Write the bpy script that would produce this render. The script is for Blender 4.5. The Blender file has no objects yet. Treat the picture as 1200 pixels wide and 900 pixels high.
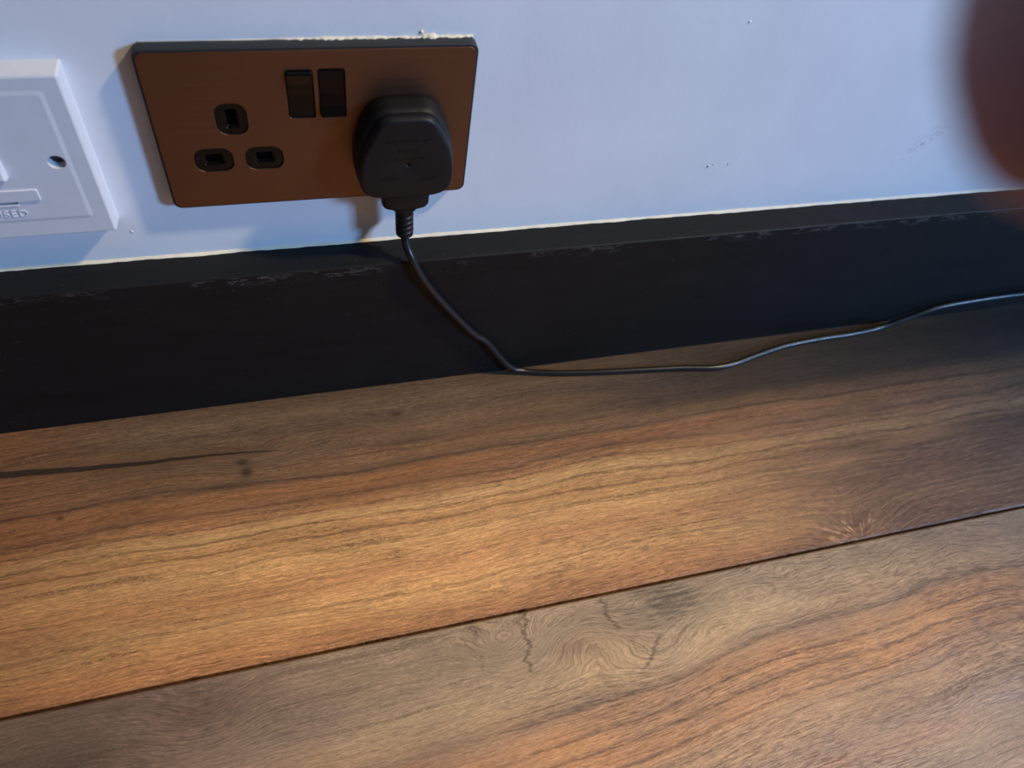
import bpy, bmesh, math, random
from mathutils import Vector, Matrix, noise as mnoise

random.seed(7)
S = 0.001                    # everything is measured in millimetres
ZF = 245.3                   # height of the socket's top edge above the floor, mm
scene = bpy.context.scene
COL = scene.collection

def srgb(r, g, b):
    f = lambda c: c / 12.92 if c <= 0.04045 else ((c + 0.055) / 1.055) ** 2.4
    return (f(r / 255), f(g / 255), f(b / 255), 1.0)

# ------------------------------------------------------------------ camera
CAM = Vector((54.14, -317.16, 202.09 + ZF)) * S
RX = Vector((0.96069322, -0.24193538, 0.13614628))      # picture right
DN = Vector((-0.12682471, -0.81873318, -0.55999239))    # picture down
FW = Vector((0.24694945, 0.52071418, -0.81723479))      # viewing direction
cam_d = bpy.data.cameras.new('camera')
cam = bpy.data.objects.new('camera', cam_d)
COL.objects.link(cam)
cam.matrix_world = Matrix(((RX.x, -DN.x, -FW.x, CAM.x), (RX.y, -DN.y, -FW.y, CAM.y),
                           (RX.z, -DN.z, -FW.z, CAM.z), (0, 0, 0, 1)))
cam_d.sensor_width = 36.0
cam_d.lens = 910.84 * 36.0 / 1200.0
cam_d.clip_start = 0.004
cam_d.clip_end = 50
cam_d.dof.use_dof = True
cam_d.dof.focus_distance = 0.44
cam_d.dof.aperture_fstop = 8.0
scene.camera = cam

# ------------------------------------------------------------------ light
world = bpy.data.worlds.new('world')
scene.world = world
world.use_nodes = True
bg = world.node_tree.nodes['Background']
bg.inputs[0].default_value = (0.72, 0.86, 1.0, 1)
bg.inputs[1].default_value = 0.055

def area(name, loc, target, size, size_y, power, col):
    l = bpy.data.lights.new(name, 'AREA')
    l.shape = 'RECTANGLE'; l.size = size; l.size_y = size_y
    l.energy = power; l.color = col
    o = bpy.data.objects.new(name, l); COL.objects.link(o)
    o.location = loc
    o.rotation_euler = (Vector(target) - Vector(loc)).to_track_quat('-Z', 'Y').to_euler()
    return o

# daylight from a window to the right of the viewer
area('window_light', (2.02, -1.58, 1.00), (0.1, 0, 0.15), 0.34, 0.45, 50.0, (0.29, 0.54, 1.0))
# warm narrow-beam ceiling downlight, close to the wall and to the right, aimed at the floor by the socket
sp = bpy.data.lights.new('ceiling_spot_light', 'SPOT')
sp.energy = 285.0; sp.color = (1.0, 0.79, 0.48)
sp.spot_size = math.radians(23.6); sp.spot_blend = 1.0; sp.shadow_soft_size = 0.09
so = bpy.data.objects.new('ceiling_spot_light', sp); COL.objects.link(so)
so.location = (1.80, -0.62, 2.30)
so.rotation_euler = (Vector((0.02, -0.29, 0.0)) - so.location).to_track_quat('-Z', 'Y').to_euler()

vs = scene.view_settings
vs.view_transform = 'Standard'
vs.look = 'None'
vs.exposure = 0.28
vs.gamma = 1.0
vs.use_curve_mapping = False

# ------------------------------------------------------------------ node helper
class NB:
    def __init__(s, name):
        s.mat = bpy.data.materials.new(name); s.mat.use_nodes = True
        s.nt = s.mat.node_tree; s.bsdf = s.nt.nodes['Principled BSDF']
    def new(s, t): return s.nt.nodes.new(t)
    def put(s, sock, v):
        if hasattr(v, 'is_linked') or isinstance(v, bpy.types.NodeSocket): s.nt.links.new(v, sock)
        elif v is not None: sock.default_value = v
    def m(s, op, a, b=None, c=None, clamp=False):
        n = s.new('ShaderNodeMath'); n.operation = op; n.use_clamp = clamp
        s.put(n.inputs[0], a); s.put(n.inputs[1], b); s.put(n.inputs[2], c)
        return n.outputs[0]
    def add(s, *a):
        r = a[0]
        for x in a[1:]: r = s.m('ADD', r, x)
        return r
    def mul(s, *a):
        r = a[0]
        for x in a[1:]: r = s.m('MULTIPLY', r, x)
        return r
    def vec(s, x=0.0, y=0.0, z=0.0):
        n = s.new('ShaderNodeCombineXYZ'); s.put(n.inputs[0], x); s.put(n.inputs[1], y); s.put(n.inputs[2], z)
        return n.outputs[0]
    def pos(s):
        g = s.new('ShaderNodeNewGeometry'); n = s.new('ShaderNodeSeparateXYZ')
        s.nt.links.new(g.outputs['Position'], n.inputs[0])
        return [s.m('MULTIPLY', n.outputs[i], 1000.0) for i in range(3)]
    def objpos(s):
        g = s.new('ShaderNodeTexCoord'); n = s.new('ShaderNodeSeparateXYZ')
        s.nt.links.new(g.outputs['Object'], n.inputs[0])
        return [s.m('MULTIPLY', n.outputs[i], 1000.0) for i in range(3)]
    def noise(s, vec, scale=1.0, detail=2.0, rough=0.5, dist=0.0, dim='3D'):
        n = s.new('ShaderNodeTexNoise'); n.noise_dimensions = dim
        if dim == '1D': s.put(n.inputs['W'], vec)
        else: s.put(n.inputs['Vector'], vec)
        n.inputs['Scale'].default_value = scale; n.inputs['Detail'].default_value = detail
        n.inputs['Roughness'].default_value = rough; n.inputs['Distortion'].default_value = dist
        return n.outputs[0]
    def mr(s, v, a, b, c=0.0, d=1.0, smooth=False):
        n = s.new('ShaderNodeMapRange'); n.clamp = True
        if smooth: n.interpolation_type = 'SMOOTHSTEP'
        s.put(n.inputs[0], v)
        for i, q in enumerate((a, b, c, d)): s.put(n.inputs[i + 1], q)
        return n.outputs[0]
    def ramp(s, v, lo, hi, stops, interp='LINEAR'):
        f = s.mr(v, lo, hi); n = s.new('ShaderNodeValToRGB'); cr = n.color_ramp; cr.interpolation = interp
        stops = sorted(stops, key=lambda q: q[0])
        for i, (p, c) in enumerate(stops):
            t = (p - lo) / (hi - lo)
            e = cr.elements[i] if i < 2 else cr.elements.new(t)
            e.position = t; e.color = c
        s.put(n.inputs[0], f)
        return n.outputs[0]
    def mix(s, f, a, b, mode='MIX'):
        n = s.new('ShaderNodeMix'); n.data_type = 'RGBA'; n.blend_type = mode
        s.put(n.inputs[0], f); s.put(n.inputs[6], a); s.put(n.inputs[7], b)
        return n.outputs[2]
    def scale(s, c, f):
        v = s.new('ShaderNodeVectorMath'); v.operation = 'SCALE'
        s.put(v.inputs[0], c); s.put(v.inputs['Scale'], f)
        return v.outputs[0]
    def gauss(s, x, y, cx, cy, sx, sy):
        dx = s.m('DIVIDE', s.m('SUBTRACT', x, cx), sx); dy = s.m('DIVIDE', s.m('SUBTRACT', y, cy), sy)
        r = s.add(s.mul(dx, dx), s.mul(dy, dy))
        return s.m('EXPONENT', s.mul(r, -1.0))
    def bump(s, h, strength, dist):
        n = s.new('ShaderNodeBump'); n.inputs['Strength'].default_value = strength
        n.inputs['Distance'].default_value = dist
        s.put(n.inputs['Height'], h); s.nt.links.new(n.outputs[0], s.bsdf.inputs['Normal'])
    def done(s, col=None, rough=None, metal=0.0, spec=None):
        b = s.bsdf
        s.put(b.inputs['Base Color'], col); s.put(b.inputs['Roughness'], rough)
        b.inputs['Metallic'].default_value = metal
        if spec is not None: b.inputs['Specular IOR Level'].default_value = spec
        return s.mat

def simple(name, col, rough, metal=0.0, grain=0.0, gscale=3.0, var=0.06, spec=None):
    """plain surface with a faint mottling and fine relief"""
    n = NB(name); x, y, z = n.objpos()
    v = n.noise(n.vec(x, y, z), 0.15, 3, 0.6)
    c = n.scale(col[:3], n.mr(v, 0.3, 0.7, 1 - var, 1 + var))
    if grain > 0: n.bump(n.noise(n.vec(x, y, z), gscale, 2, 0.5), grain, 0.0002)
    r = n.mr(n.noise(n.vec(x, y, z), 0.4, 3, 0.6), 0.3, 0.7, max(rough - .04, 0.02), rough + .04)
    return n.done(c, r, metal, spec)

# ------------------------------------------------------------------ wood
def wood_common(n, x, y, F, base, line_f, line_w, line_col, line_amt, fib, pore_amt, hi_amt=0.0, G=None):
    """growth lines as contours of the warped field F, fibres and pores drawn out along it"""
    c1 = n.noise(n.mul(F, line_f), 1.0, 1.5, 0.5, dim='1D')
    jit = n.mul(n.m('SUBTRACT', n.noise(n.vec(n.mul(x, .35), n.mul(y, 1.1)), 1, 3, .7, dim='2D'), .5), 0.10)
    d = n.m('ABSOLUTE', n.add(c1, jit, -0.5))
    ln = n.mr(d, 0.0, line_w, 1.0, 0.0, True)
    msk = n.mr(n.noise(n.vec(n.mul(x, .012), n.mul(y, .05), 3.1), 1, 2, .5), .42, .60)
    ln = n.mul(ln, msk, line_amt)
    G = F if G is None else G
    f1 = n.noise(n.vec(n.mul(x, .030), n.mul(G, .80)), 1, 5, .72, dim='2D')
    f2 = n.noise(n.vec(n.mul(x, .17), n.mul(G, 1.25), 5.0), 1, 3, .65)
    f3 = n.noise(n.vec(n.mul(x, .42), n.mul(G, 1.7), 15.0), 1, 2, .6)
    col = n.scale(base, n.mr(f1, .28, .72, 1 - fib, 1 + fib))
    col = n.scale(col, n.mr(f2, .33, .67, 1 - fib * .8, 1 + fib * .8))
    col = n.scale(col, n.mr(f3, .36, .64, 1 - fib * .55, 1 + fib * .55))
    po = n.noise(n.vec(n.mul(x, .085), n.mul(G, 1.1), 9.0), 1, 4, .75)
    pm = n.mr(n.noise(n.vec(n.mul(x, .01), n.mul(y, .03), 7.7), 1, 2, .5), .35, .6)
    pores = n.mul(n.mr(po, .51, .63), pm, pore_amt)
    col = n.mix(pores, col, n.scale(col, 0.42))
    if hi_amt > 0:
        hi = n.noise(n.vec(n.mul(x, .14), n.mul(G, 1.25), 19.0), 1, 3, .65)
        col = n.mix(n.mul(n.mr(hi, .53, .66), hi_amt), col, n.scale(col, 1.45))
    col = n.mix(ln, col, line_col)
    h = n.add(n.mul(f1, .5), n.mul(f2, .35), n.mul(ln, -.9), n.mul(pores, -.8))
    return col, h, ln

def field(n, x, y, a1, a2, a3, seed):
    w1 = n.m('SUBTRACT', n.noise(n.vec(n.mul(x, .006), n.mul(y, .016), seed), 1, 1, .5), .5)
    w2 = n.m('SUBTRACT', n.noise(n.vec(n.mul(x, .022), n.mul(y, .06), seed + 4), 1, 2, .5), .5)
    w3 = n.m('SUBTRACT', n.noise(n.vec(n.mul(x, .10), n.mul(y, .26), seed + 8), 1, 2, .6), .5)
    return n.add(y, n.mul(w1, a1), n.mul(w2, a2), n.mul(w3, a3))

def fcurve(n, x, pts, lo, hi, vlo, vhi):
    """float curve through world points (x, value)"""
    t = n.mr(x, lo, hi); c = n.new('ShaderNodeFloatCurve'); cm = c.mapping; cu = cm.curves[0]
    P = [((px - lo) / (hi - lo), (v - vlo) / (vhi - vlo)) for px, v in pts]
    cu.points[0].location = P[0]; cu.points[1].location = P[-1]
    for q in P[1:-1]: cu.points.new(*q)
    cm.update(); n.put(c.inputs['Value'], t)
    return n.mr(c.outputs[0], 0, 1, vlo, vhi)

def mat_plank_honey():
    n = NB('oak_honey_brown'); x, y, z = n.pos()
    kn = n.add(n.mul(n.gauss(x, y, 9, -60, 26, 9), 8.0), n.mul(n.gauss(x, y, 106, -46, 18, 7), 5.0),
              n.mul(n.gauss(x, y, 392, -186, 30, 22), 15.0), n.mul(n.gauss(x, y, 250, -95, 60, 14), -6.0))
    F = n.add(field(n, x, y, 14, 6.5, 2.0, 1.0), kn); G = n.add(field(n, x, y, 14, 5.5, .5, 1.0), kn, n.mul(x, -.03))
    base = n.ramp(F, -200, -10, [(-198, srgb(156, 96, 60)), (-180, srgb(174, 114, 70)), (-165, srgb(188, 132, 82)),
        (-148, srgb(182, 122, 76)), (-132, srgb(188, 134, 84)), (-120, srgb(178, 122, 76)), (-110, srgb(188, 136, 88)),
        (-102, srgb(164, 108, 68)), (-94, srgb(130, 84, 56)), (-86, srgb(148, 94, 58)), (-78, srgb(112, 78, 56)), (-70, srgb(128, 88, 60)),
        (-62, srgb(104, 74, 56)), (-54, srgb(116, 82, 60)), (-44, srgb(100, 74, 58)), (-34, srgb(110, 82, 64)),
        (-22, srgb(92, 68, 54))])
    gj = n.mul(n.m('SUBTRACT', n.noise(n.vec(n.mul(x, .16), n.mul(y, .55), 43.), 1, 4, .75), .5), 4.0)
    glines = n.ramp(n.add(F, gj), -170, -40, [q for f0, a0, w0 in ((-163, .6, .9), (-146, .5, .8), (-131, .6, .8), (-121, .9, .9), (-113.5, .85, .9), (-104, .75, 1.0), (-96, .85, 1.3), (-88, .6, 1.0), (-79, .9, 1.4), (-68, .7, 1.2))
        for q in ((f0 - w0 * 1.25, (0, 0, 0, 1)), (f0, (a0, a0, a0, 1)), (f0 + w0 * 1.25, (0, 0, 0, 1)))])
    # broad tone changes along the board; shade over the right end is painted in
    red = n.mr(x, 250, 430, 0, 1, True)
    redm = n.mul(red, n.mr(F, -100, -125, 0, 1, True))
    base = n.mix(n.mul(redm, .85), base, srgb(94, 62, 49))  # redder wood, darkened further to carry the shade on the right
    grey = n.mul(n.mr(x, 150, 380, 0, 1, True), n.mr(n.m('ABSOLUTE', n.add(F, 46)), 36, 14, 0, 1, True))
    base = n.mix(n.mul(grey, .85), base, srgb(48, 37, 32))  # grey-brown band by the skirting, deepened with painted shade
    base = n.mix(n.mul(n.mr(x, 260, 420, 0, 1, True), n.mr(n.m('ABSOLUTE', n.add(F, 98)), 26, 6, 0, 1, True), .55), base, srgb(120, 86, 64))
    base = n.mix(n.mul(n.mr(x, -40, -140, 0, 1, True), .55), base, srgb(132, 80, 48))
    cloud = n.noise(n.vec(n.mul(x, .012), n.mul(y, .035), 2.0), 1, 3, .55)
    base = n.scale(base, n.mr(cloud, .3, .7, .80, 1.08))
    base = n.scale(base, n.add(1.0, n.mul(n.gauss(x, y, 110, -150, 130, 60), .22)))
    base = n.mix(1.0, base, (.90, 1.03, 1.06, 1), 'MULTIPLY')
    stripe = n.mr(n.m('SINE', n.mul(F, 1.55)), -.4, .9)
    sm = n.mul(n.add(n.mul(redm, .7), n.mul(n.mr(F, -118, -140, 0, 1, True), .3)), n.mr(n.noise(n.vec(n.mul(x, .05), n.mul(F, .3), 12.), 1, 2, .5), .38, .6), .7)
    base = n.mix(n.mul(stripe, sm), base, n.scale(base, 1.5))
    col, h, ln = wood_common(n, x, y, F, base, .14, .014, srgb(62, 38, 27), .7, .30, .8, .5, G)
    gb = n.mr(n.noise(n.vec(n.mul(x, .02), n.mul(y, .25), 41.), 1, 4, .75), .36, .52)
    col = n.mix(n.mul(glines, gb, .8), col, srgb(58, 38, 28))
    # smooth pale blisters
    for (cx, cy, sx, sy, a) in ((396, -133, 17, 3.2, .3), (412, -131.5, 13, 2.6, .3), (478, -123, 34, 5, .3), (330, -98, 30, 6, .25)):
        col = n.mix(n.mul(n.gauss(x, y, cx, cy, sx, sy), a), col, srgb(178, 130, 88))
    # the long open shake, tapering to the right
    cy = fcurve(n, x, [(-400, -30), (-130, -48.5), (-60, -53.5), (-16, -55), (40, -60)], -400, 60, -70, -20)
    wob = n.mul(n.m('SUBTRACT', n.noise(n.vec(n.mul(x, .05), 2.0, 0), 1, 3, .6), .5), 2.4)
    dd = n.m('ABSOLUTE', n.add(y, n.mul(cy, -1.0), wob))
    hw = n.mr(x, -220, 34, 3.6, 0.0)
    crack = n.mr(dd, n.mul(hw, .75), n.add(hw, .5), 1, 0, True)
    crack = n.mul(crack, n.mr(x, 34, 22, 0, 1))
    halo = n.mul(n.mr(dd, 1, 9, .45, 0, True), n.mr(x, 60, 0, 0, 1, True))
    col = n.mix(halo, col, srgb(78, 56, 42))
    col = n.mix(n.mul(crack, .93), col, srgb(38, 30, 26))
    dark = n.add(n.mul(n.gauss(x, y, 6, -63.5, 4.0, 2.2), 1.1), n.mul(n.gauss(x, y, 8, -71, 3.6, 3.4), 1.1), n.mul(n.gauss(x, y, 106, -43.5, 4, 2.4), .85),
                 n.mul(n.gauss(x, y, 0, -79, 16, 3), .45), n.mul(n.gauss(x, y, 110, -66, 22, 2.2), .5),
                 n.mul(n.gauss(x, y, -96, -83, 2, 1.4), .9))
    col = n.mix(n.m('MINIMUM', dark, .9), col, srgb(52, 34, 24))
    # ray fleck burst by the lower edge
    ang = n.m('ARCTAN2', n.m('SUBTRACT', y, -190.0), n.m('SUBTRACT', x, 392.0))
    rr = n.noise(n.vec(n.mul(ang, 5.0), n.mul(x, .05), n.mul(y, .05)), 1, 3, .7)
    bm = n.mul(n.gauss(x, y, 386, -180, 22, 10), n.mr(rr, .5, .62), n.mr(n.noise(n.vec(n.mul(x, .16), n.mul(y, .3), 3.), 1, 3, .6), .38, .58))
    col = n.mix(n.mul(bm, .85), col, srgb(214, 160, 118))
    col = n.mix(n.mul(n.gauss(x, y, 396, -178, 15, 8), n.mr(rr, .52, .42), .7), col, srgb(98, 54, 40))
    n.bump(n.add(h, n.mul(crack, -1.6), n.mul(bm, .5)), 0.55, 0.0004)
    rough = n.mr(h, .1, .8, .52, .40)
    return n.done(col, rough, 0.0, .40)

def mat_plank_grey():
    n = NB('oak_weathered_brown'); x, y, z = n.pos()
    sweep = fcurve(n, x, [(-200, -36), (87, -31), (150, -27), (211, -23), (271, -14), (309, -10), (388, -7), (420, -2.5), (461, -1.5), (500, -6), (620, -9)], -200, 620, -50, 10)
    w2 = n.m('SUBTRACT', n.noise(n.vec(n.mul(x, .018), n.mul(y, .05), 31.), 1, 2, .5), .5)
    w3 = n.m('SUBTRACT', n.noise(n.vec(n.mul(x, .11), n.mul(y, .25), 37.), 1, 2, .6), .5)
    far = n.mr(y, -250, -205, 0, 1, True)
    F = n.add(y, n.mul(sweep, -1.0), n.mul(w2, 4), n.mul(n.mul(w2, 14), far, n.mr(x, 30, 140, .3, 1, True)))
    F = n.add(F, n.mul(n.gauss(x, y, 142, -206, 17, 13), 17), n.mul(n.gauss(x, y, 190, -214, 22, 15), -16),
              n.mul(n.gauss(x, y, 232, -232, 26, 12), 10), n.mul(n.gauss(x, y, -22, -212, 26, 18), 8),
              n.mul(n.gauss(x, y, -90, -204, 40, 16), -5))
    G = n.add(F, n.mul(w3, .5)); F = n.add(F, n.mul(w3, 2.6))
    base = n.ramp(F, -345, -185, [(-340, srgb(154, 126, 108)), (-322, srgb(140, 112, 96)), (-310, srgb(154, 126, 104)),
        (-298, srgb(158, 118, 94)), (-288, srgb(152, 120, 98)), (-278, srgb(164, 128, 98)), (-266, srgb(174, 134, 100)),
        (-256, srgb(176, 124, 84)), (-244, srgb(184, 132, 88)), (-236, srgb(172, 122, 82)), (-229, srgb(164, 120, 86)),
        (-222, srgb(156, 122, 92)), (-214, srgb(178, 144, 108)), (-204, srgb(172, 142, 108)), (-192, srgb(156, 130, 102))])
    lines = n.ramp(F, -320, -205, [(-320, (0,)*3+(1,)), (-300, (0,)*3+(1,)), (-299, (.35,)*3+(1,)), (-297.6, (0,)*3+(1,)), (-285.5, (0,)*3+(1,)), (-284.5, (.3,)*3+(1,)), (-283, (0,)*3+(1,)),
        (-268.0, (0,)*3+(1,)), (-266.6, (.85,)*3+(1,)), (-264.2, (.05,)*3+(1,)), (-259.5, (.0,)*3+(1,)), (-257.8, (.9,)*3+(1,)), (-255.6, (.1,)*3+(1,)), (-249.6, (0,)*3+(1,)), (-247.6, (.95,)*3+(1,)), (-245, (.1,)*3+(1,)),
        (-240.0, (0,)*3+(1,)), (-238.2, (.9,)*3+(1,)), (-235.6, (.1,)*3+(1,)), (-225.6, (0,)*3+(1,)), (-224, (.85,)*3+(1,)), (-219.5, (.25,)*3+(1,)), (-214, (0,)*3+(1,)), (-212.6, (.45,)*3+(1,)), (-210.5, (0,)*3+(1,))])
    # greyer stain in patches, weathered towards the left
    gl = n.mr(x, 130, -90, 0, 1, True)
    gp = n.mr(n.noise(n.vec(n.mul(x, .014), n.mul(y, .04), 51.), 1, 3, .55), .45, .65)
    base = n.mix(n.mul(gl, n.mr(F, -275, -235, .25, .9)), base, srgb(112, 86, 74))
    base = n.mix(n.mul(gp, .35), base, srgb(134, 112, 96))
    stk = n.mr(n.noise(n.vec(n.mul(x, .05), n.mul(y, .5), 71.), 1, 4, .7), .36, .56)
    base = n.mix(n.mul(n.m('MINIMUM', n.mul(n.gauss(x, y, 248, -203, 22, 13), 1.3), 1.0), stk, .8), base, srgb(66, 56, 46))
    base = n.mix(n.mul(n.gauss(x, y, -100, -214, 46, 24), .75), base, srgb(74, 60, 46))
    base = n.mix(n.mul(n.gauss(x, y, -18, -206, 22, 10), .6), base, srgb(104, 76, 66))
    base = n.mix(n.mul(n.gauss(x, y, 182, -216, 16, 6), .5), base, srgb(120, 88, 74))
    base = n.mix(n.mul(n.gauss(x, y, 470, -205, 90, 18), .55), base, srgb(116, 92, 80))
    base = n.mix(n.mul(n.gauss(x, y, 440, -300, 60, 9), .5), base, srgb(150, 134, 124))
    cloud = n.noise(n.vec(n.mul(x, .016), n.mul(y, .04), 22.0), 1, 3, .55)
    base = n.scale(base, n.mr(cloud, .3, .7, .78, 1.04))
    col, h, ln = wood_common(n, x, y, F, base, .11, .022, srgb(78, 60, 48), .45, .25, .65, .4, G)
    brk = n.mr(n.noise(n.vec(n.mul(x, .10), n.mul(y, .7), 61.), 1, 4, .75), .34, .56, .2, 1)
    L = n.mul(lines, brk, n.mr(x, 40, 150, .25, 1))
    col = n.mix(n.mul(n.mr(L, .28, .85), .78), col, srgb(78, 58, 46))
    # ragged dark checks running down from the edge, round the knots
    wv = n.mul(n.m('SUBTRACT', n.noise(n.vec(n.mul(y, .11), 3.3, 0), 1, 4, .75), .5), 26)
    for (x0, ya, yb, sl, wd, am) in ((157, -188, -228, -.12, 1.3, .75), (203, -188, -214, .25, 1.3, .7), (124, -194, -206, .3, .9, .45), (232, -222, -240, -.9, 1.5, .7), (120, -200, -224, .5, .8, .35)):
        xx = n.add(x, -x0, n.mul(n.add(y, -ya), sl), wv)
        k = n.mul(n.mr(n.m('ABSOLUTE', xx), wd * 1.6, wd * .3, 0, 1, True), n.mr(y, yb, yb + 5), n.mr(y, ya + 3, ya), am)
        col = n.mix(n.mul(k, n.mr(brk, .2, 1, .45, 1)), col, srgb(74, 54, 42))
    n.bump(n.add(h, n.mul(L, -.8)), 0.6, 0.0004)
    return n.done(col, n.mr(h, .1, .8, .54, .42), 0.0, .40)

def mat_plank_plain(name, c1, c2, seed):
    n = NB(name); x, y, z = n.objpos()
    F = field(n, x, y, 30, 14, 4, seed)
    t = n.noise(n.mul(F, .03), 1, 3, .6, dim='1D')
    base = n.mix(n.mr(t, .35, .65), c1, c2)
    col, h, ln = wood_common(n, x, y, F, base, .13, .035, srgb(80, 54, 38), .7, .16, .55, .3)
    n.bump(h, .5, .0004)
    return n.done(col, .46, 0.0, .40)

# ------------------------------------------------------------------ other materials
def mat_wall():
    n = NB('white_emulsion'); x, y, z = n.pos()
    c = n.mix(n.mr(n.noise(n.vec(x, y, z), .012, 3, .6), .35, .65), srgb(226, 227, 230), srgb(219, 220, 224))
    # scuffs: a smudge and a few small nicks
    sm = n.noise(n.vec(n.mul(x, .25), n.mul(z, .25)), 1, 4, .7, dim='2D')
    u = n.add(n.mul(x, .78), n.mul(z, -.62)); v = n.add(n.mul(x, .62), n.mul(z, .78))
    uc, vc = 446 * .78 - (ZF - 74) * .62, 446 * .62 + (ZF - 74) * .78
    mask = n.mul(n.gauss(u, v, uc, vc, 4.5, 16), n.mr(sm, .48, .68), .55)
    for (cx, cz, s) in ((296, -86, 2.0), (309, -85, 1.4), (-24.5, -105, 1.2), (95, -100.5, 1.0)):
        mask = n.add(mask, n.mul(n.gauss(x, z, cx, ZF + cz, s, s * .7), .28))
    c = n.mix(n.m('MINIMUM', mask, .8), c, srgb(120, 118, 122))
    hh = n.add(n.mul(n.noise(n.vec(x, y, z), .45, 3, .55), .8), n.mul(n.noise(n.vec(x, y, z), .06, 2, .5), 2.2))
    n.bump(hh, .12, .0005)
    return n.done(c, .62, 0.0, .3)

def mat_skirting():
    n = NB('charcoal_satin_paint'); x, y, z = n.pos()
    c = n.mix(n.mr(n.noise(n.vec(n.mul(x, .02), n.mul(y, .3), n.mul(z, .08)), 1, 4, .6), .35, .65), srgb(16, 16, 18), srgb(21, 21, 23))
    # chipped, rubbed arris
    ze = ZF - 124.8
    e = n.noise(n.vec(n.mul(x, .09), n.mul(y, .6), n.mul(z, .35)), 1, 4, .7)
    band = n.mul(n.mr(z, ze - 9, ze - 2.5, 0, 1, True), n.mr(z, ze - .3, ze - 1.2, 0, 1))
    run = n.mr(n.noise(n.mul(x, .02), 1, 2, .5, dim='1D'), .45, .6)
    run = n.m('MAXIMUM', run, n.mul(n.mr(x, 380, 440), n.mr(x, 560, 520)))
    chip = n.mul(n.mr(n.m('ABSOLUTE', n.add(e, -.56)), .035, .0, 0, 1), band, run, .62)
    c = n.mix(chip, c, srgb(120, 116, 110))
    # light scratches and dust on the face
    sc = n.noise(n.vec(n.mul(x, .05), n.mul(z, .8), n.mul(y, .8)), 1, 4, .75)
    sm = n.mr(n.noise(n.vec(n.mul(x, .02), n.mul(z, .04), 9.), 1, 2, .5), .52, .66)
    c = n.mix(n.mul(n.mr(sc, .66, .74), sm, .30), c, srgb(128, 124, 118))
    d = n.noise(n.vec(x, y, z), .8, 1, .5)
    c = n.mix(n.mul(n.mr(d, .79, .82), .3), c, srgb(150, 146, 140))
    n.bump(n.noise(n.vec(n.mul(x, .25), n.mul(y, .6), n.mul(z, .6)), 1, 3, .6), .25, .0004)
    return n.done(c, n.mr(n.noise(n.vec(x, y, z), .05, 3, .6), .3, .7, .48, .62), 0.0, .22)

def mat_bronze():
    n = NB('brushed_bronze'); x, y, z = n.objpos()
    b = n.noise(n.vec(n.mul(x, .02), n.mul(z, 4.0)), 1, 3, .7, dim='2D')
    c = n.mix(n.mr(b, .3, .7), srgb(118, 92, 74), srgb(128, 99, 79))
    n.bump(b, .08, .0001)
    return n.done(c, n.mr(b, .3, .7, .40, .52), 1.0)

def mat_skin():
    n = NB('skin'); x, y, z = n.objpos()
    v = n.noise(n.vec(x, y, z), .12, 4, .6)
    c = n.mix(n.mr(v, .35, .65), srgb(190, 140, 138), srgb(176, 126, 124))
    n.bump(n.noise(n.vec(x, y, z), 1.2, 3, .6), .3, .0003)
    b = n.bsdf
    b.inputs['Subsurface Weight'].default_value = .08
    b.inputs['Subsurface Radius'].default_value = (1.0, .3, .2)
    b.inputs['Subsurface Scale'].default_value = .003
    return n.done(c, .5, 0.0, .35)

M = dict(wall=mat_wall(), skirting=mat_skirting(), honey=mat_plank_honey(), grey=mat_plank_grey(),
         plain1=mat_plank_plain('oak_plain_honey', srgb(186, 126, 78), srgb(140, 90, 60), 70.),
         plain2=mat_plank_plain('oak_plain_grey', srgb(164, 128, 98), srgb(122, 96, 78), 90.),
         sub=simple('dark_underlay', srgb(46, 30, 28), .9),
         bead=simple('decorator_filler', srgb(224, 213, 190), .6, grain=.5, gscale=1.0),
         bronze=mat_bronze(),
         black=simple('black_moulded_plastic', srgb(20, 20, 21), .42, grain=.15),
         rim=simple('black_frame_plastic', srgb(40, 42, 43), .5, grain=.12, spec=.3),
         insert=simple('black_socket_plastic', srgb(9, 9, 9), .28, spec=.28),
         gloss=simple('black_gloss_plastic', srgb(5, 5, 6), .13, spec=.25),
         void=simple('black_void', srgb(4, 4, 4), .8, spec=.05),
         plug=simple('black_plug_plastic', srgb(18, 18, 21), .46, grain=.25, gscale=2.5, spec=.3),
         cable=simple('black_cable_sheath', srgb(26, 27, 30), .30, grain=.05, spec=.4),
         white=simple('white_urea_plastic', srgb(206, 209, 216), .34, var=.02),
         screw=simple('dull_screw', srgb(26, 24, 23), .5, .0),
         skin=mat_skin(), nail=simple('fingernail', srgb(214, 160, 148), .3))

# ------------------------------------------------------------------ mesh helpers
def link(name, me, mat, parent=None, smooth=False, **kw):
    o = bpy.data.objects.new(name, me); COL.objects.link(o)
    if mat is not None:
        me.materials.clear(); me.materials.append(mat)
    if smooth:
        for p in me.polygons: p.use_smooth = True
    if parent is not None: o.parent = parent
    for k, v in kw.items(): o[k] = v
    return o

def bm_mesh(bm, name='m'):
    me = bpy.data.meshes.new(name)
    bmesh.ops.recalc_face_normals(bm, faces=bm.faces)
    bm.to_mesh(me); bm.free(); return me

def thing(name, loc, label, cat, group=None):
    o = bpy.data.objects.new(name, None); COL.objects.link(o)
    o.empty_display_size = .02
    o.location = Vector(loc) * S
    o['label'] = label; o['category'] = cat
    if group: o['group'] = group
    return o

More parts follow.
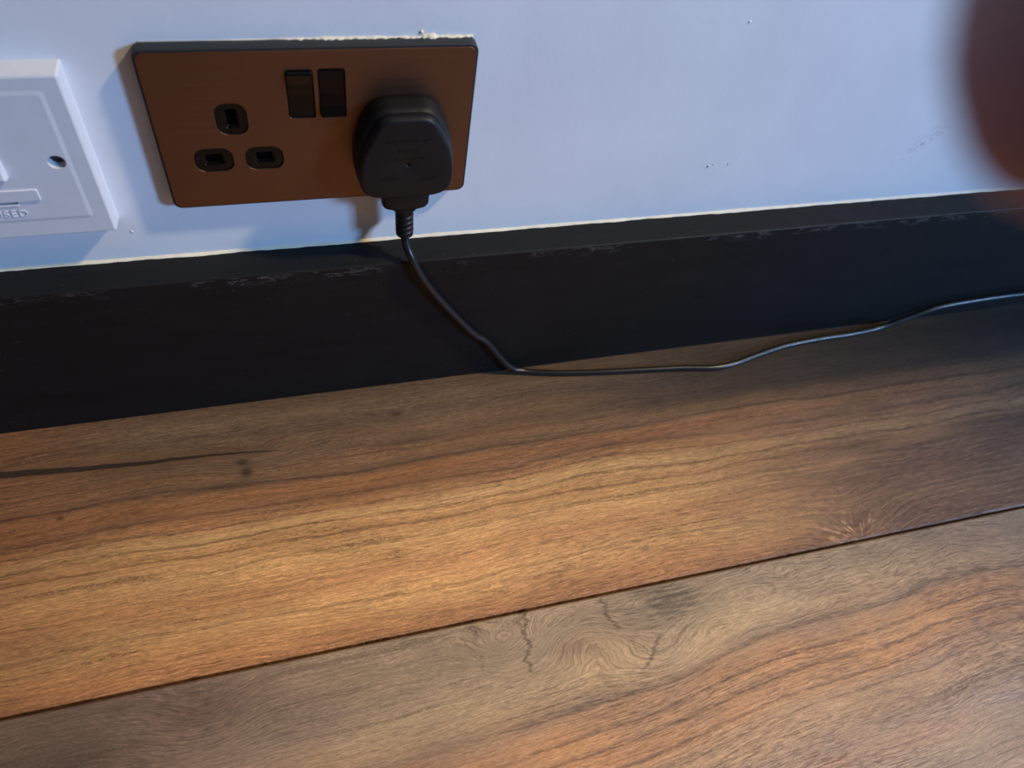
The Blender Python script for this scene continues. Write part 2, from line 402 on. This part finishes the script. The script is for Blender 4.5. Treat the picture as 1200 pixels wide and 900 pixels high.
def box_mesh(x0, x1, y0, y1, z0, z1, bev=0.0, seg=1, o=(0, 0, 0)):
    bm = bmesh.new(); bmesh.ops.create_cube(bm, size=1.0)
    for v in bm.verts:
        v.co = Vector(((x0 + x1) / 2 + v.co.x * (x1 - x0) - o[0], (y0 + y1) / 2 + v.co.y * (y1 - y0) - o[1],
                       (z0 + z1) / 2 + v.co.z * (z1 - z0) - o[2])) * S
    if bev > 0:
        bmesh.ops.bevel(bm, geom=bm.edges[:], offset=bev * S, segments=seg, affect='EDGES', profile=.5)
    return bm_mesh(bm)

def rrect(cx, cz, w, h, r, k=8):
    pts = []
    for (sx, sz, a0) in ((1, 1, 0), (-1, 1, 90), (-1, -1, 180), (1, -1, 270)):
        for i in range(k + 1):
            a = math.radians(a0 + 90 * i / k)
            pts.append((cx + sx * (w / 2 - r) + r * math.cos(a), cz + sz * (h / 2 - r) + r * math.sin(a)))
    return pts

def slab(outline, holes, y_front, thick, bev=0.0):
    """flat plate in the xz plane (mm), front face at y_front, real cut-outs"""
    cu = bpy.data.curves.new('slab', 'CURVE'); cu.dimensions = '2D'; cu.fill_mode = 'BOTH'
    cu.extrude = (thick / 2 - bev) * S; cu.bevel_depth = bev * S; cu.bevel_resolution = 2; cu.offset = -bev * S
    for k, loop in enumerate([outline] + list(holes)):
        sp = cu.splines.new('POLY'); sp.points.add(len(loop) - 1); sp.use_cyclic_u = True
        lp = loop if k == 0 else loop[::-1]
        for q, (px, pz) in zip(sp.points, lp): q.co = (px * S, pz * S, 0, 1)
    ob = bpy.data.objects.new('slab', cu); COL.objects.link(ob)
    dg = bpy.context.evaluated_depsgraph_get()
    me = bpy.data.meshes.new_from_object(ob.evaluated_get(dg))
    bpy.data.objects.remove(ob); bpy.data.curves.remove(cu)
    bm = bmesh.new(); bm.from_mesh(me); bpy.data.meshes.remove(me)
    bmesh.ops.remove_doubles(bm, verts=bm.verts, dist=1e-6)
    for v in bm.verts:
        x, y, z = v.co
        v.co = (x, (y_front + thick / 2) * S - z, y)
    return bm_mesh(bm)

def loft(rings, cap0=True, cap1=True):
    bm = bmesh.new(); R = []
    for ring in rings: R.append([bm.verts.new(Vector(p) * S) for p in ring])
    k = len(rings[0])
    for a, b in zip(R, R[1:]):
        for i in range(k): bm.faces.new((a[i], a[(i + 1) % k], b[(i + 1) % k], b[i]))
    if cap0: bm.faces.new(R[0])
    if cap1: bm.faces.new(R[-1][::-1])
    return bm_mesh(bm)

def catmull(P, n):
    out = []
    Q = [Vector(p) for p in P]; Q = [2 * Q[0] - Q[1]] + Q + [2 * Q[-1] - Q[-2]]
    for i in range(1, len(Q) - 2):
        for j in range(n):
            t = j / n; a, b, c, d = Q[i - 1:i + 3]
            out.append(.5 * (2 * b + (c - a) * t + (2 * a - 5 * b + 4 * c - d) * t * t + (3 * b - a - 3 * c + d) * t ** 3))
    return out + [Q[-2]]

def tube(P, r, k=14):
    rings = []; up = Vector((0, 0, 1)); prev = None
    for i, p in enumerate(P):
        t = (P[min(i + 1, len(P) - 1)] - P[max(i - 1, 0)]).normalized()
        if prev is None:
            n = t.cross(Vector((0, 1, 0))).normalized()
        else:
            n = (prev - t * prev.dot(t)).normalized()
        prev = n; b = t.cross(n)
        rr = r(i / (len(P) - 1)) if callable(r) else r
        rings.append([p + n * rr * math.cos(2 * math.pi * j / k) + b * rr * math.sin(2 * math.pi * j / k) for j in range(k)])
    return loft(rings)

def text_mesh(body, size, ext):
    cu = bpy.data.curves.new('t', 'FONT'); cu.body = body; cu.size = size * S; cu.extrude = ext * S
    cu.align_x = 'CENTER'; cu.align_y = 'CENTER'; cu.resolution_u = 3; cu.space_character = 1.12
    ob = bpy.data.objects.new('t', cu); COL.objects.link(ob)
    dg = bpy.context.evaluated_depsgraph_get()
    me = bpy.data.meshes.new_from_object(ob.evaluated_get(dg))
    bpy.data.objects.remove(ob); bpy.data.curves.remove(cu)
    return me

# ------------------------------------------------------------------ the setting
ZS = ZF - 124.8           # top of the skirting
TS = 19.4                 # its thickness
wall = link('wall_back', box_mesh(-1500, 2000, 0, 100, -30, 2400), M['wall'], kind='structure')
floor = link('floor', box_mesh(-1500, 2000, -2200, 0, -30, -7.8), M['sub'], kind='structure')
SEAM = -189.5; PW = 190.0; GAP = 1.7
def plank(x0, x1, y0, y1, mat):
    cx, cy = (x0 + x1) / 2, (y0 + y1) / 2
    me = box_mesh(x0 + GAP / 2, x1 - GAP / 2, y0 + GAP / 2, y1 - GAP / 2, -7.8, 0, 1.1, 1, (cx, cy, 0))
    o = link('floor_plank', me, mat, floor); o.location = Vector((cx, cy, 0)) * S
    return o
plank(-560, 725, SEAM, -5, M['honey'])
plank(-720, 565, SEAM - PW, SEAM, M['grey'])
rows = [(SEAM, -5, (-1500, -560), (725, 2000)), (SEAM - PW, SEAM, (-1500, -720), (565, 1850), (1850, 2000))]
for r in range(2, 11):
    y1 = SEAM - PW * (r - 1); off = (r * 487) % 1285
    xs = [-1500] + [q for q in range(-1500 + off, 2000, 1285) if q > -1500] + [2000]
    rows.append((y1 - PW, y1) + tuple(zip(xs, xs[1:])))
for i, row in enumerate(rows):
    for j, (a, b) in enumerate(row[2:]):
        if b - a > 20: plank(a, b, row[0], row[1], M['plain1'] if (i * 2 + j) % 3 else M['plain2'])

# skirting board: square edged with a softened arris
prof = [(0, 0), (0, ZS), (-TS + .9, ZS), (-TS + .35, ZS - .18), (-TS + .08, ZS - .5), (-TS, ZS - 1.0), (-TS, 0)]
rings = []
for k in range(141):
    x = -1500 + 3500 * k / 140
    rings.append([(x, y, z) for y, z in prof])
base = link('baseboard_back', loft(rings), M['skirting'], kind='structure')

# uneven bead of paint and filler where the skirting meets the wall
rings = []
for k in range(901):
    x = -700 + 2.0 * k
    a = 1.25 + .55 * mnoise.noise((x * .05, 1.3, 0)) + .35 * mnoise.noise((x * .21, 7.3, 0))
    b = 1.5 + .7 * mnoise.noise((x * .04, 4.3, 0)) + .5 * mnoise.noise((x * .3, 2.2, 0))
    a = max(a, .25); b = max(b, .3)
    rings.append([(x, .3, ZS - .3), (x, .3, ZS + b), (x, -.12, ZS + b * .85), (x, -a * .55, ZS + b * .3), (x, -a, ZS + .05), (x, -a, ZS - .3)])
link('trim_1', loft(rings), M['bead'], smooth=True, kind='structure')

# ------------------------------------------------------------------ double socket
DP = 6.7                  # stands proud of the wall
def Z(z): return z + ZF
sock = thing('double_socket', (73, 0, Z(-86)), 'bronze double wall socket with black inserts and black edge above the skirting', 'socket')
def child(name, me, mat, par, origin, **kw):
    o = link(name, me, mat, None, **kw)
    o.parent = par
    o.matrix_parent_inverse = Matrix.Translation(-Vector(origin) * S)
    return o
SO = (73, 0, Z(-86))
cut = []
inserts = []
E_ = (34.3, -34.6, 13.8, 16.8, 5.2, 4.4, 8.4)
N_ = (23.2, -57.0, 17.4, 13.6, 5.2, 7.4, 4.4)
L_ = (46.0, -57.2, 17.4, 13.6, 5.2, 7.4, 4.4)
GX = 111.7 - 34.3
for g in (0, GX):
    for (cx, cz, w, h, r, sw, sh) in (E_, N_, L_):
        cut.append(rrect(cx + g, Z(cz), w, h, r)); inserts.append((cx + g, Z(cz), w, h, r, sw, sh))
SW = [(65.6, -23.0), (79.6, -22.6)]
for (cx, cz) in SW: cut.append(rrect(cx, Z(cz), 12.0, 25.0, 1.6, 5))
child('back_frame', slab(rrect(73, Z(-43), 146, 86, 4.2), cut, -DP + .55, DP - .55, .45), M['rim'], sock, SO, label='black plastic edge')
child('faceplate', slab(rrect(73, Z(-43), 143.7, 83.7, 3.6), cut, -DP, .9, .12), M['bronze'], sock, SO, label='brushed bronze plate')
for (cx, cz, w, h, r, sw, sh) in inserts:
    ins = child('pin_insert', slab(rrect(cx, cz, w - .1, h - .1, r), [rrect(cx, cz, sw + 1.6, sh + 1.6, .9, 4)], -DP + .75, 1.2, .3), M['insert'], sock, SO, label='black plastic pin hole')
    ch = child('funnel', slab(rrect(cx, cz, w - .4, h - .4, r), [rrect(cx, cz, sw, sh, .5, 4)], -DP + 1.6, 1.2, .3), M['insert'], ins, (0, 0, 0))
    ch.matrix_parent_inverse = Matrix.Identity(4)
    sh_ = child('shutter', slab(rrect(cx, cz, w - 1, h - 1, r - .6), [], -DP + 3.6, 1.0), M['void'], ins, (0, 0, 0))
    sh_.matrix_parent_inverse = Matrix.Identity(4)
for (cx, cz), tilt in zip(SW, (1, -1)):
    # rocker: a shallow V in side view, tipped one way or the other; tipped lip stands proud
    w = 11.5; hh = 12.2
    pr = []
    for z, y in ((hh, 0.0), (hh - .35, -.9), (hh - 1.0, -1.25), (6, -.75), (0, -.45), (-6, -.75), (-hh + 1.0, -1.25), (-hh + .35, -.9), (-hh, 0.0)):
        a = math.radians(5.5 * tilt)
        pr.append((y * math.cos(a) - z * math.sin(a), z * math.cos(a) + y * math.sin(a)))
    rings = []
    for x, f in ((-w / 2, .0), (-w / 2 + .12, .6), (-w / 2 + .5, 1.0), (w / 2 - .5, 1.0), (w / 2 - .12, .6), (w / 2, .0)):
        ring = []
        for q, (y, z) in enumerate(pr):
            ring.append((cx + x, -DP + .35 + y + (1 - f) * .55, Z(cz) + z * (1 - (1 - f) * .02)))
        ring += [(cx + x, -DP + 3.2, Z(cz) - hh), (cx + x, -DP + 3.2, Z(cz) + hh)]
        rings.append(ring)
    child('rocker_switch', loft(rings), M['gloss'], sock, SO, label='glossy black rocker switch')

# ragged paint left along the top of the socket
rings = []
for k in range(261):
    x = 3 + 141.0 * k / 260
    g = 1.0 if x > 62 else max(0.0, (x - 30) / 32) * .5
    a = (.75 + .9 * mnoise.noise((x * .12, 11.3, 0)) + .8 * mnoise.noise((x * .55, 3.3, 0))) * g + .12
    b = (.55 + .5 * mnoise.noise((x * .2, 5.3, 0)) + .5 * mnoise.noise((x * .7, 8.3, 0))) * g + .1
    if 121 < x < 127: a += .6; b += .7
    a = min(max(a, .12), 1.9); b = max(b, .1)
    zt = Z(0)
    rings.append([(x, .3, zt - .2), (x, .3, zt + b), (x, -.15, zt + b * .9), (x, -a * .6, zt + b * .55), (x, -a, zt + .12), (x, -a, zt - .2)])
link('paint_bead', loft(rings), M['bead'], wall, smooth=True)
bm = bmesh.new(); bmesh.ops.create_icosphere(bm, subdivisions=2, radius=.85 * S)
for v in bm.verts:
    v.co *= 1 + .35 * mnoise.noise(v.co * 900)
    v.co += Vector((120.6, -.2, Z(2.4))) * S
link('paint_blob', bm_mesh(bm), M['bead'], wall, smooth=True)
for (px, pz, s) in ((296, -86, 1.0), (309, -85.4, .7), (299, -84.6, .6), (-24.4, -105, .8), (284, 5, .8), (95, -100.5, .5)):
    bm = bmesh.new(); bmesh.ops.create_icosphere(bm, subdivisions=2, radius=s * S)
    for v in bm.verts:
        v.co *= 1 + .4 * mnoise.noise(v.co * 1100 + Vector((px, 0, 0)))
        v.co.y *= .5
        v.co += Vector((px, 0.05, Z(pz))) * S
    link('paint_speck', bm_mesh(bm), M['wall'], wall, smooth=True)

# ------------------------------------------------------------------ white fused connection unit
FX, FZ = -71.8, Z(-51.2)
FO = (FX, 0, FZ - 43.5)
fcu = thing('fused_spur', FO, 'white square plastic fused spur with a screw hole and raised FUSED lettering', 'switch')
hole = [(FX + 30.0 + 3.7 * math.cos(a), FZ + .4 + 3.7 * math.sin(a)) for a in [2 * math.pi * i / 24 for i in range(24)]]
hole2 = [(2 * FX - x, z) for x, z in hole]
FY = -9.6
slot = rrect(FX, Z(-68.2) - 4.5, 14.5, 1.3, .3, 3)
# skirt of the plate: base on the wall, slightly drafted sides
def fr(d, y, r): return [(x, y, z) for x, z in rrect(FX, FZ, 2 * d, 2 * d, r, 4)]
bm_sides = loft([fr(44.1, 0, .8), fr(44.0, -.6, .8), fr(43.4, FY + 1.0, 1.0), fr(43.0, FY + .35, 1.0), fr(42.4, FY + .1, 1.0)], False, False)
child('plate_edge', bm_sides, M['white'], fcu, FO)
child('front_plate', slab(rrect(FX, FZ, 85.2, 85.2, 1.0, 4), [hole, hole2, slot], FY, 2.6, .25), M['white'], fcu, FO)
# very slightly raised middle field, its edge a soft step
mid = loft([[(x, y, z) for x, z in rrect(FX, FZ + 1.6, w, h, 1.5, 4)] for (w, h, y) in ((72.5, 70.5, FY + .05), (68.4, 66.4, FY - .32))], False, False)
child('raised_step', mid, M['white'], fcu, FO)
child('raised_field', slab(rrect(FX, FZ + 1.6, 68.4, 66.4, 1.5, 4), [hole, hole2, slot], FY - .33, .5), M['white'], fcu, FO)
FY2 = FY - .33
for hx in (30.0, -30.0):
    well = loft([[(FX + hx + r * math.cos(a), y, FZ + .4 + r * math.sin(a)) for a in [2 * math.pi * i / 24 for i in range(24)]] for r, y in ((3.7, FY - .3), (3.6, FY + 6.2))], False, False)
    wl = child('screw_well', well, M['white'], fcu, FO)
    # screw head with slot at the bottom of the well
    sl = [[(FX + hx + r * math.cos(a), y, FZ + .4 + r * math.sin(a)) for a in [2 * math.pi * i / 24 for i in range(24)]] for r, y in ((3.4, FY + 6.6), (3.4, FY + 4.2), (2.8, FY + 3.7), (.6, FY + 3.6))]
    child('screw', loft(sl), M['screw'], fcu, FO, label='dark screw head sunk in its hole')
# rocker switch in the middle of the plate
pr = [(10.5, 0), (10.2, -1.3), (9.3, -2.2), (4, -1.9), (0, -2.0), (-4, -2.7), (-9.0, -4.0), (-10.2, -3.6), (-10.6, -1.8), (-10.7, 0)]
rings = []
for x, f in ((-8.8, .35), (-8.5, .75), (-7.6, 1.0), (7.6, 1.0), (8.5, .75), (8.8, .35)):
    rings.append([(FX + x, FY2 + .2 + y * f, FZ + 4.0 + z * (.965 + .035 * f)) for z, y in pr])
child('rocker_switch', loft(rings), M['white'], fcu, FO)
# fuse carrier: raised tab with a finger notch under it
cz = Z(-68.2)
child('fuse_carrier', slab(rrect(FX, cz, 34.6, 6.6, .5, 3), [], FY2 - .75, 1.1, .3), M['white'], fcu, FO)
child('notch_lip', slab(rrect(FX, cz - 5.7, 14.9, .7, .3, 3), [], FY2 - .45, .9, .2), M['white'], fcu, FO)
tm = text_mesh('FUSED', 5.7, .2)
tm.transform(Matrix.Translation(Vector((FX + .6, FY2 - .12, Z(-79.0)) ) * S) @ Matrix.Rotation(math.radians(90), 4, 'X'))
child('lettering', tm, M['white'], fcu, FO, label='raised white lettering FUSED')

# ------------------------------------------------------------------ plug and lead
PX = 111.7
PO = (PX, -DP, Z(-76))
plug = thing('mains_plug', PO, 'black moulded three-pin plug with its lead, pushed into the bronze socket', 'plug')
def poly_polar(half, cz, k=96):
    P = [(x, z) for x, z in half] + [(-x, z) for x, z in half[::-1]]
    out = []
    for i in range(k):
        a = 2 * math.pi * i / k; dx, dz = math.sin(a), math.cos(a); best = 0
        for (x0, z0), (x1, z1) in zip(P, P[1:] + P[:1]):
            z0_, z1_ = z0 - cz, z1 - cz; ex, ez = x1 - x0, z1_ - z0_
            den = dx * ez - dz * ex
            if abs(den) < 1e-9: continue
            t = (x0 * ez - z0_ * ex) / den; s = (x0 * dz - z0_ * dx) / den
            if t > 0 and -1e-6 <= s <= 1 + 1e-6: best = max(best, t)
        out.append(best)
    for _ in range(2):
        out = [(out[i - 1] + 2 * out[i] + out[(i + 1) % k]) / 4 for i in range(k)]
    return out
CZ = -51.0; K = 96
BK = poly_polar([(0, -24.3), (10, -24.5), (15, -27.2), (18.7, -33), (22, -41), (24, -49), (24.3, -58), (23.4, -67), (20.5, -73.5), (14, -76.5), (0, -77)], CZ, K)
FC = poly_polar([(0, -26.0), (9.8, -26.2), (12.3, -27.6), (15, -32.5), (18, -38.5), (20.3, -43), (22, -50), (22.9, -57), (23, -63), (22, -67.5), (19, -71), (14, -72.5), (0, -73)], CZ, K)
def pring(mixf, sc, y, inset=0.0):
    out = []
    for i in range(K):
        a = 2 * math.pi * i / K
        r = (BK[i] * (1 - mixf) + FC[i] * mixf) * sc - inset
        out.append((PX + r * math.sin(a), y, Z(CZ + r * math.cos(a))))
    return out
def cring(r, y): return [(PX + .3 + r * math.sin(2 * math.pi * i / K), y, Z(CZ - .6 + r * math.cos(2 * math.pi * i / K))) for i in range(K)]
rings = [pring(0, 1, -DP - .05, 1.0), pring(0, 1, -DP - .6), pring(0, 1, -11), pring(.25, 1, -15), pring(.6, 1, -18.5), pring(.62, 1, -18.8, .35), pring(.64, 1, -19.1), pring(.9, 1, -21.6),
         pring(1, 1, -22.7, .15), pring(1, 1, -23.3, .6), pring(1, 1, -23.6, 1.3), pring(1, 1, -23.7, 2.2), pring(1, .5, -23.75), cring(1.3, -23.75), cring(.85, -23.6), cring(.75, -21.5)]
child('plug_body', loft(rings), M['plug'], plug, PO, smooth=True)
# worn moulding marks on the face: too faint to read, low strokes in rows
bm = bmesh.new()
rnd = random.Random(3)
for (z, x0, x1) in ((-37.5, -10, 12), (-43.5, -5, 6), (-48.0, -6, 8), (-59.5, -13, -4), (-60, 7, 14), (-61.6, 8, 13)):
    x = x0
    while x < x1:
        w = rnd.uniform(.5, 1.3); h = rnd.choice((.25, .3, 1.1))
        m = Matrix.Translation(Vector((PX + x + w / 2, -23.86, Z(z + rnd.uniform(-.5, .5)))) * S) @ Matrix.Diagonal((w * S, .36 * S, h * S, 1))
        bmesh.ops.create_cube(bm, size=1, matrix=m)
        x += w + rnd.uniform(.3, .9)
child('moulding_marks', bm_mesh(bm), M['plug'], plug, PO, kind='stuff')
def oval(cx, cy, cz, hw, hd, e, k=40):
    out = []
    for i in range(k):
        a = 2 * math.pi * i / k; c, s = math.cos(a), math.sin(a)
        out.append((cx + hw * math.copysign(abs(c) ** e, c), cy + hd * math.copysign(abs(s) ** e, s), cz))
    return out
cy = -15.0
sec = [(-68, 12.4, 6.6, .45), (-76, 12.4, 6.6, .45), (-81.5, 12.2, 6.2, .45), (-83.2, 11.4, 5.8, .5), (-84.0, 10.0, 5.4, .6), (-84.4, 8.0, 5.2, .8), (-86.5, 7.2, 5.0, 1), (-88, 5.4, 4.8, 1)]
child('cord_grip', loft([oval(PX + .6, cy, Z(z), a, b, e) for z, a, b, e in sec]), M['plug'], plug, PO, smooth=True)
sec = [(-86, 4.9)]
z = -88.0
while z > -103:
    sec += [(z, 4.9), (z - 2.0, 4.75), (z - 2.3, 3.9), (z - 3.0, 3.9), (z - 3.3, 4.7)]; z -= 3.6
sec += [(-106.0, 4.3), (-107.2, 3.4), (-107.4, 2.2)]
child('strain_relief', loft([oval(PX + .6 + .02 * (-86 - z) * 1.5, cy, Z(z), r, r, 1, 28) for z, r in sec]), M['plug'], plug, PO, smooth=True)
CB = 2.2
path = [(PX + .9, cy, -102), (PX + 1.2, cy - .6, -108), (114.0, cy - 3.2, -114), (116.6, -21.6, -120.5), (120.5, -23.0, -130), (126.5, -22.6, -143), (137.5, -22.0, -162.5), (152.5, -21.8, -186),
        (160.5, -21.8, -197), (169, -22, -206), (178.5, -22.2, -222), (188, -22.8, -236), (198.5, -24.2, -242.4), (221.6, -28.9, -243.2), (253, -32.9, -243.2), (292, -36.5, -243.2), (318.5, -39, -243.2),
        (342, -42.3, -243.2), (360, -41.2, -243.2), (384, -36, -243.2), (409, -31.4, -243.2), (440, -29.2, -243.2), (472, -28.4, -243.2), (498, -26.4, -242.4), (519, -25.2, -236),
        (546, -24, -227.5), (586, -24, -223.8), (627, -24.5, -222.5), (680, -25, -224), (740, -28, -232), (800, -36, -241), (860, -52, -243.2), (960, -80, -243.2), (1080, -110, -243.2)]
path = [Vector((x, y, Z(z))) for x, y, z in path]
child('cable', tube(catmull(path, 10), CB), M['cable'], plug, PO, smooth=True, label='thin black cable')

# ------------------------------------------------------------------ the hand, one fingertip straying in front of the lens
def cs(p): return CAM * 1000 + RX * p[0] + DN * p[1] + FW * p[2]
chains = [
    [((29.7, -14.4, 40.8), 6.0), ((30.5, -18.1, 40.2), 7.8), ((32.4, -29, 38), 8.2), ((37, -42, 33), 8.4), ((42, -54, 25), 9.0), ((46, -64, 15), 9.8), ((52, -79, -2), 10.2), ((58, -94, -20), 11.5), ((76, -124, -48), 13.5), ((92, -152, -74), 15)],
    [((43.5, -13.5, 30), 6.2), ((44.6, -17.5, 30), 7.9), ((48, -28, 28), 8.4), ((53, -42, 23), 8.8), ((60, -58, 13), 9.6), ((67, -76, -4), 10.2), ((74, -95, -25), 12), ((88, -124, -54), 14), ((98, -152, -80), 15)],
    [((57.5, -15, 19.5), 6), ((58.8, -19, 19.4), 7.4), ((63, -31, 17), 8.1), ((68, -44, 12), 8.6), ((76, -60, 2), 9.4), ((84, -77, -14), 9.8), ((91, -94, -33), 11.5), ((100, -124, -60), 13.5), ((104, -152, -84), 14.5)],
    [((71, -27, 8), 5.2), ((72.4, -31, 7.8), 6.4), ((77, -42, 5), 7.2), ((82, -53, 0), 7.8), ((92, -68, -14), 8.6), ((100, -82, -28), 9.4), ((107, -94, -42), 10.5), ((112, -124, -68), 12.5), ((110, -152, -88), 14)],
    [((14, -82, -34), 7), ((19, -90, -38), 9), ((32, -106, -50), 10), ((45, -118, -58), 11), ((68, -134, -66), 14), ((92, -154, -76), 15)],
    [((94, -148, -76), 17), ((104, -170, -96), 17), ((112, -190, -116), 18), ((135, -240, -160), 22), ((160, -300, -215), 27)],
    [((108, -150, -86), 15), ((116, -172, -102), 16), ((124, -192, -122), 17), ((146, -242, -166), 21), ((170, -300, -220), 26)],
]
bm = bmesh.new()
for ch in chains:
    for (a, ra), (b, rb) in zip(ch, ch[1:]):
        a, b = Vector(a), Vector(b); nst = max(2, int((b - a).length / 2.5))
        for i in range(nst + 1):
            t = i / nst; r = ra * (1 - t) + rb * t
            bmesh.ops.create_icosphere(bm, subdivisions=2, radius=r * S, matrix=Matrix.Translation(cs(a.lerp(b, t)) * S))
me = bm_mesh(bm)
tmp = bpy.data.objects.new('tmp', me); COL.objects.link(tmp)
rm = tmp.modifiers.new('r', 'REMESH'); rm.mode = 'VOXEL'; rm.voxel_size = .0016; rm.use_smooth_shade = True
smo = tmp.modifiers.new('s', 'SMOOTH'); smo.factor = .5; smo.iterations = 8
dg = bpy.context.evaluated_depsgraph_get()
hm = bpy.data.meshes.new_from_object(tmp.evaluated_get(dg))
bpy.data.objects.remove(tmp)
hb = cs((104, -170, -96))
hm.transform(Matrix.Translation(-hb * S))
hand = link('person', hm, M['skin'], smooth=True, label='fingertip of a hand, blurred and dark red, in front of the white wall', category='hand')
hand.location = hb * S
# nail on the back of the fingertip
axis = (Vector((33, -30, 38)) - Vector((29.9, -17.5, 40.8))).normalized()
nrm = Vector((.25, .25, 1)); nrm = (nrm - axis * nrm.dot(axis)).normalized(); side = axis.cross(nrm)
bm = bmesh.new(); G = []
for i in range(9):
    row = []
    for j in range(9):
        u, v = i / 8, j / 8 * 2 - 1
        wv = 1.15 * (1 - .18 * abs(2 * u - 1) ** 3)
        ang = v * .85 * wv
        c = Vector((30.2, -19, 40.5)).lerp(Vector((32.6, -28.5, 38.4)), u)
        r = 8.0 + .5 * u + (.25 if 0 < i < 8 and 0 < j < 8 else -.3)
        row.append(bm.verts.new((cs(c + (nrm * math.cos(ang) + side * math.sin(ang)) * r) - hb) * S))
    G.append(row)
for i in range(8):
    for j in range(8): bm.faces.new((G[i][j], G[i + 1][j], G[i + 1][j + 1], G[i][j + 1]))
nm = bm_mesh(bm)
link('fingernail', nm, M['nail'], hand, smooth=True)
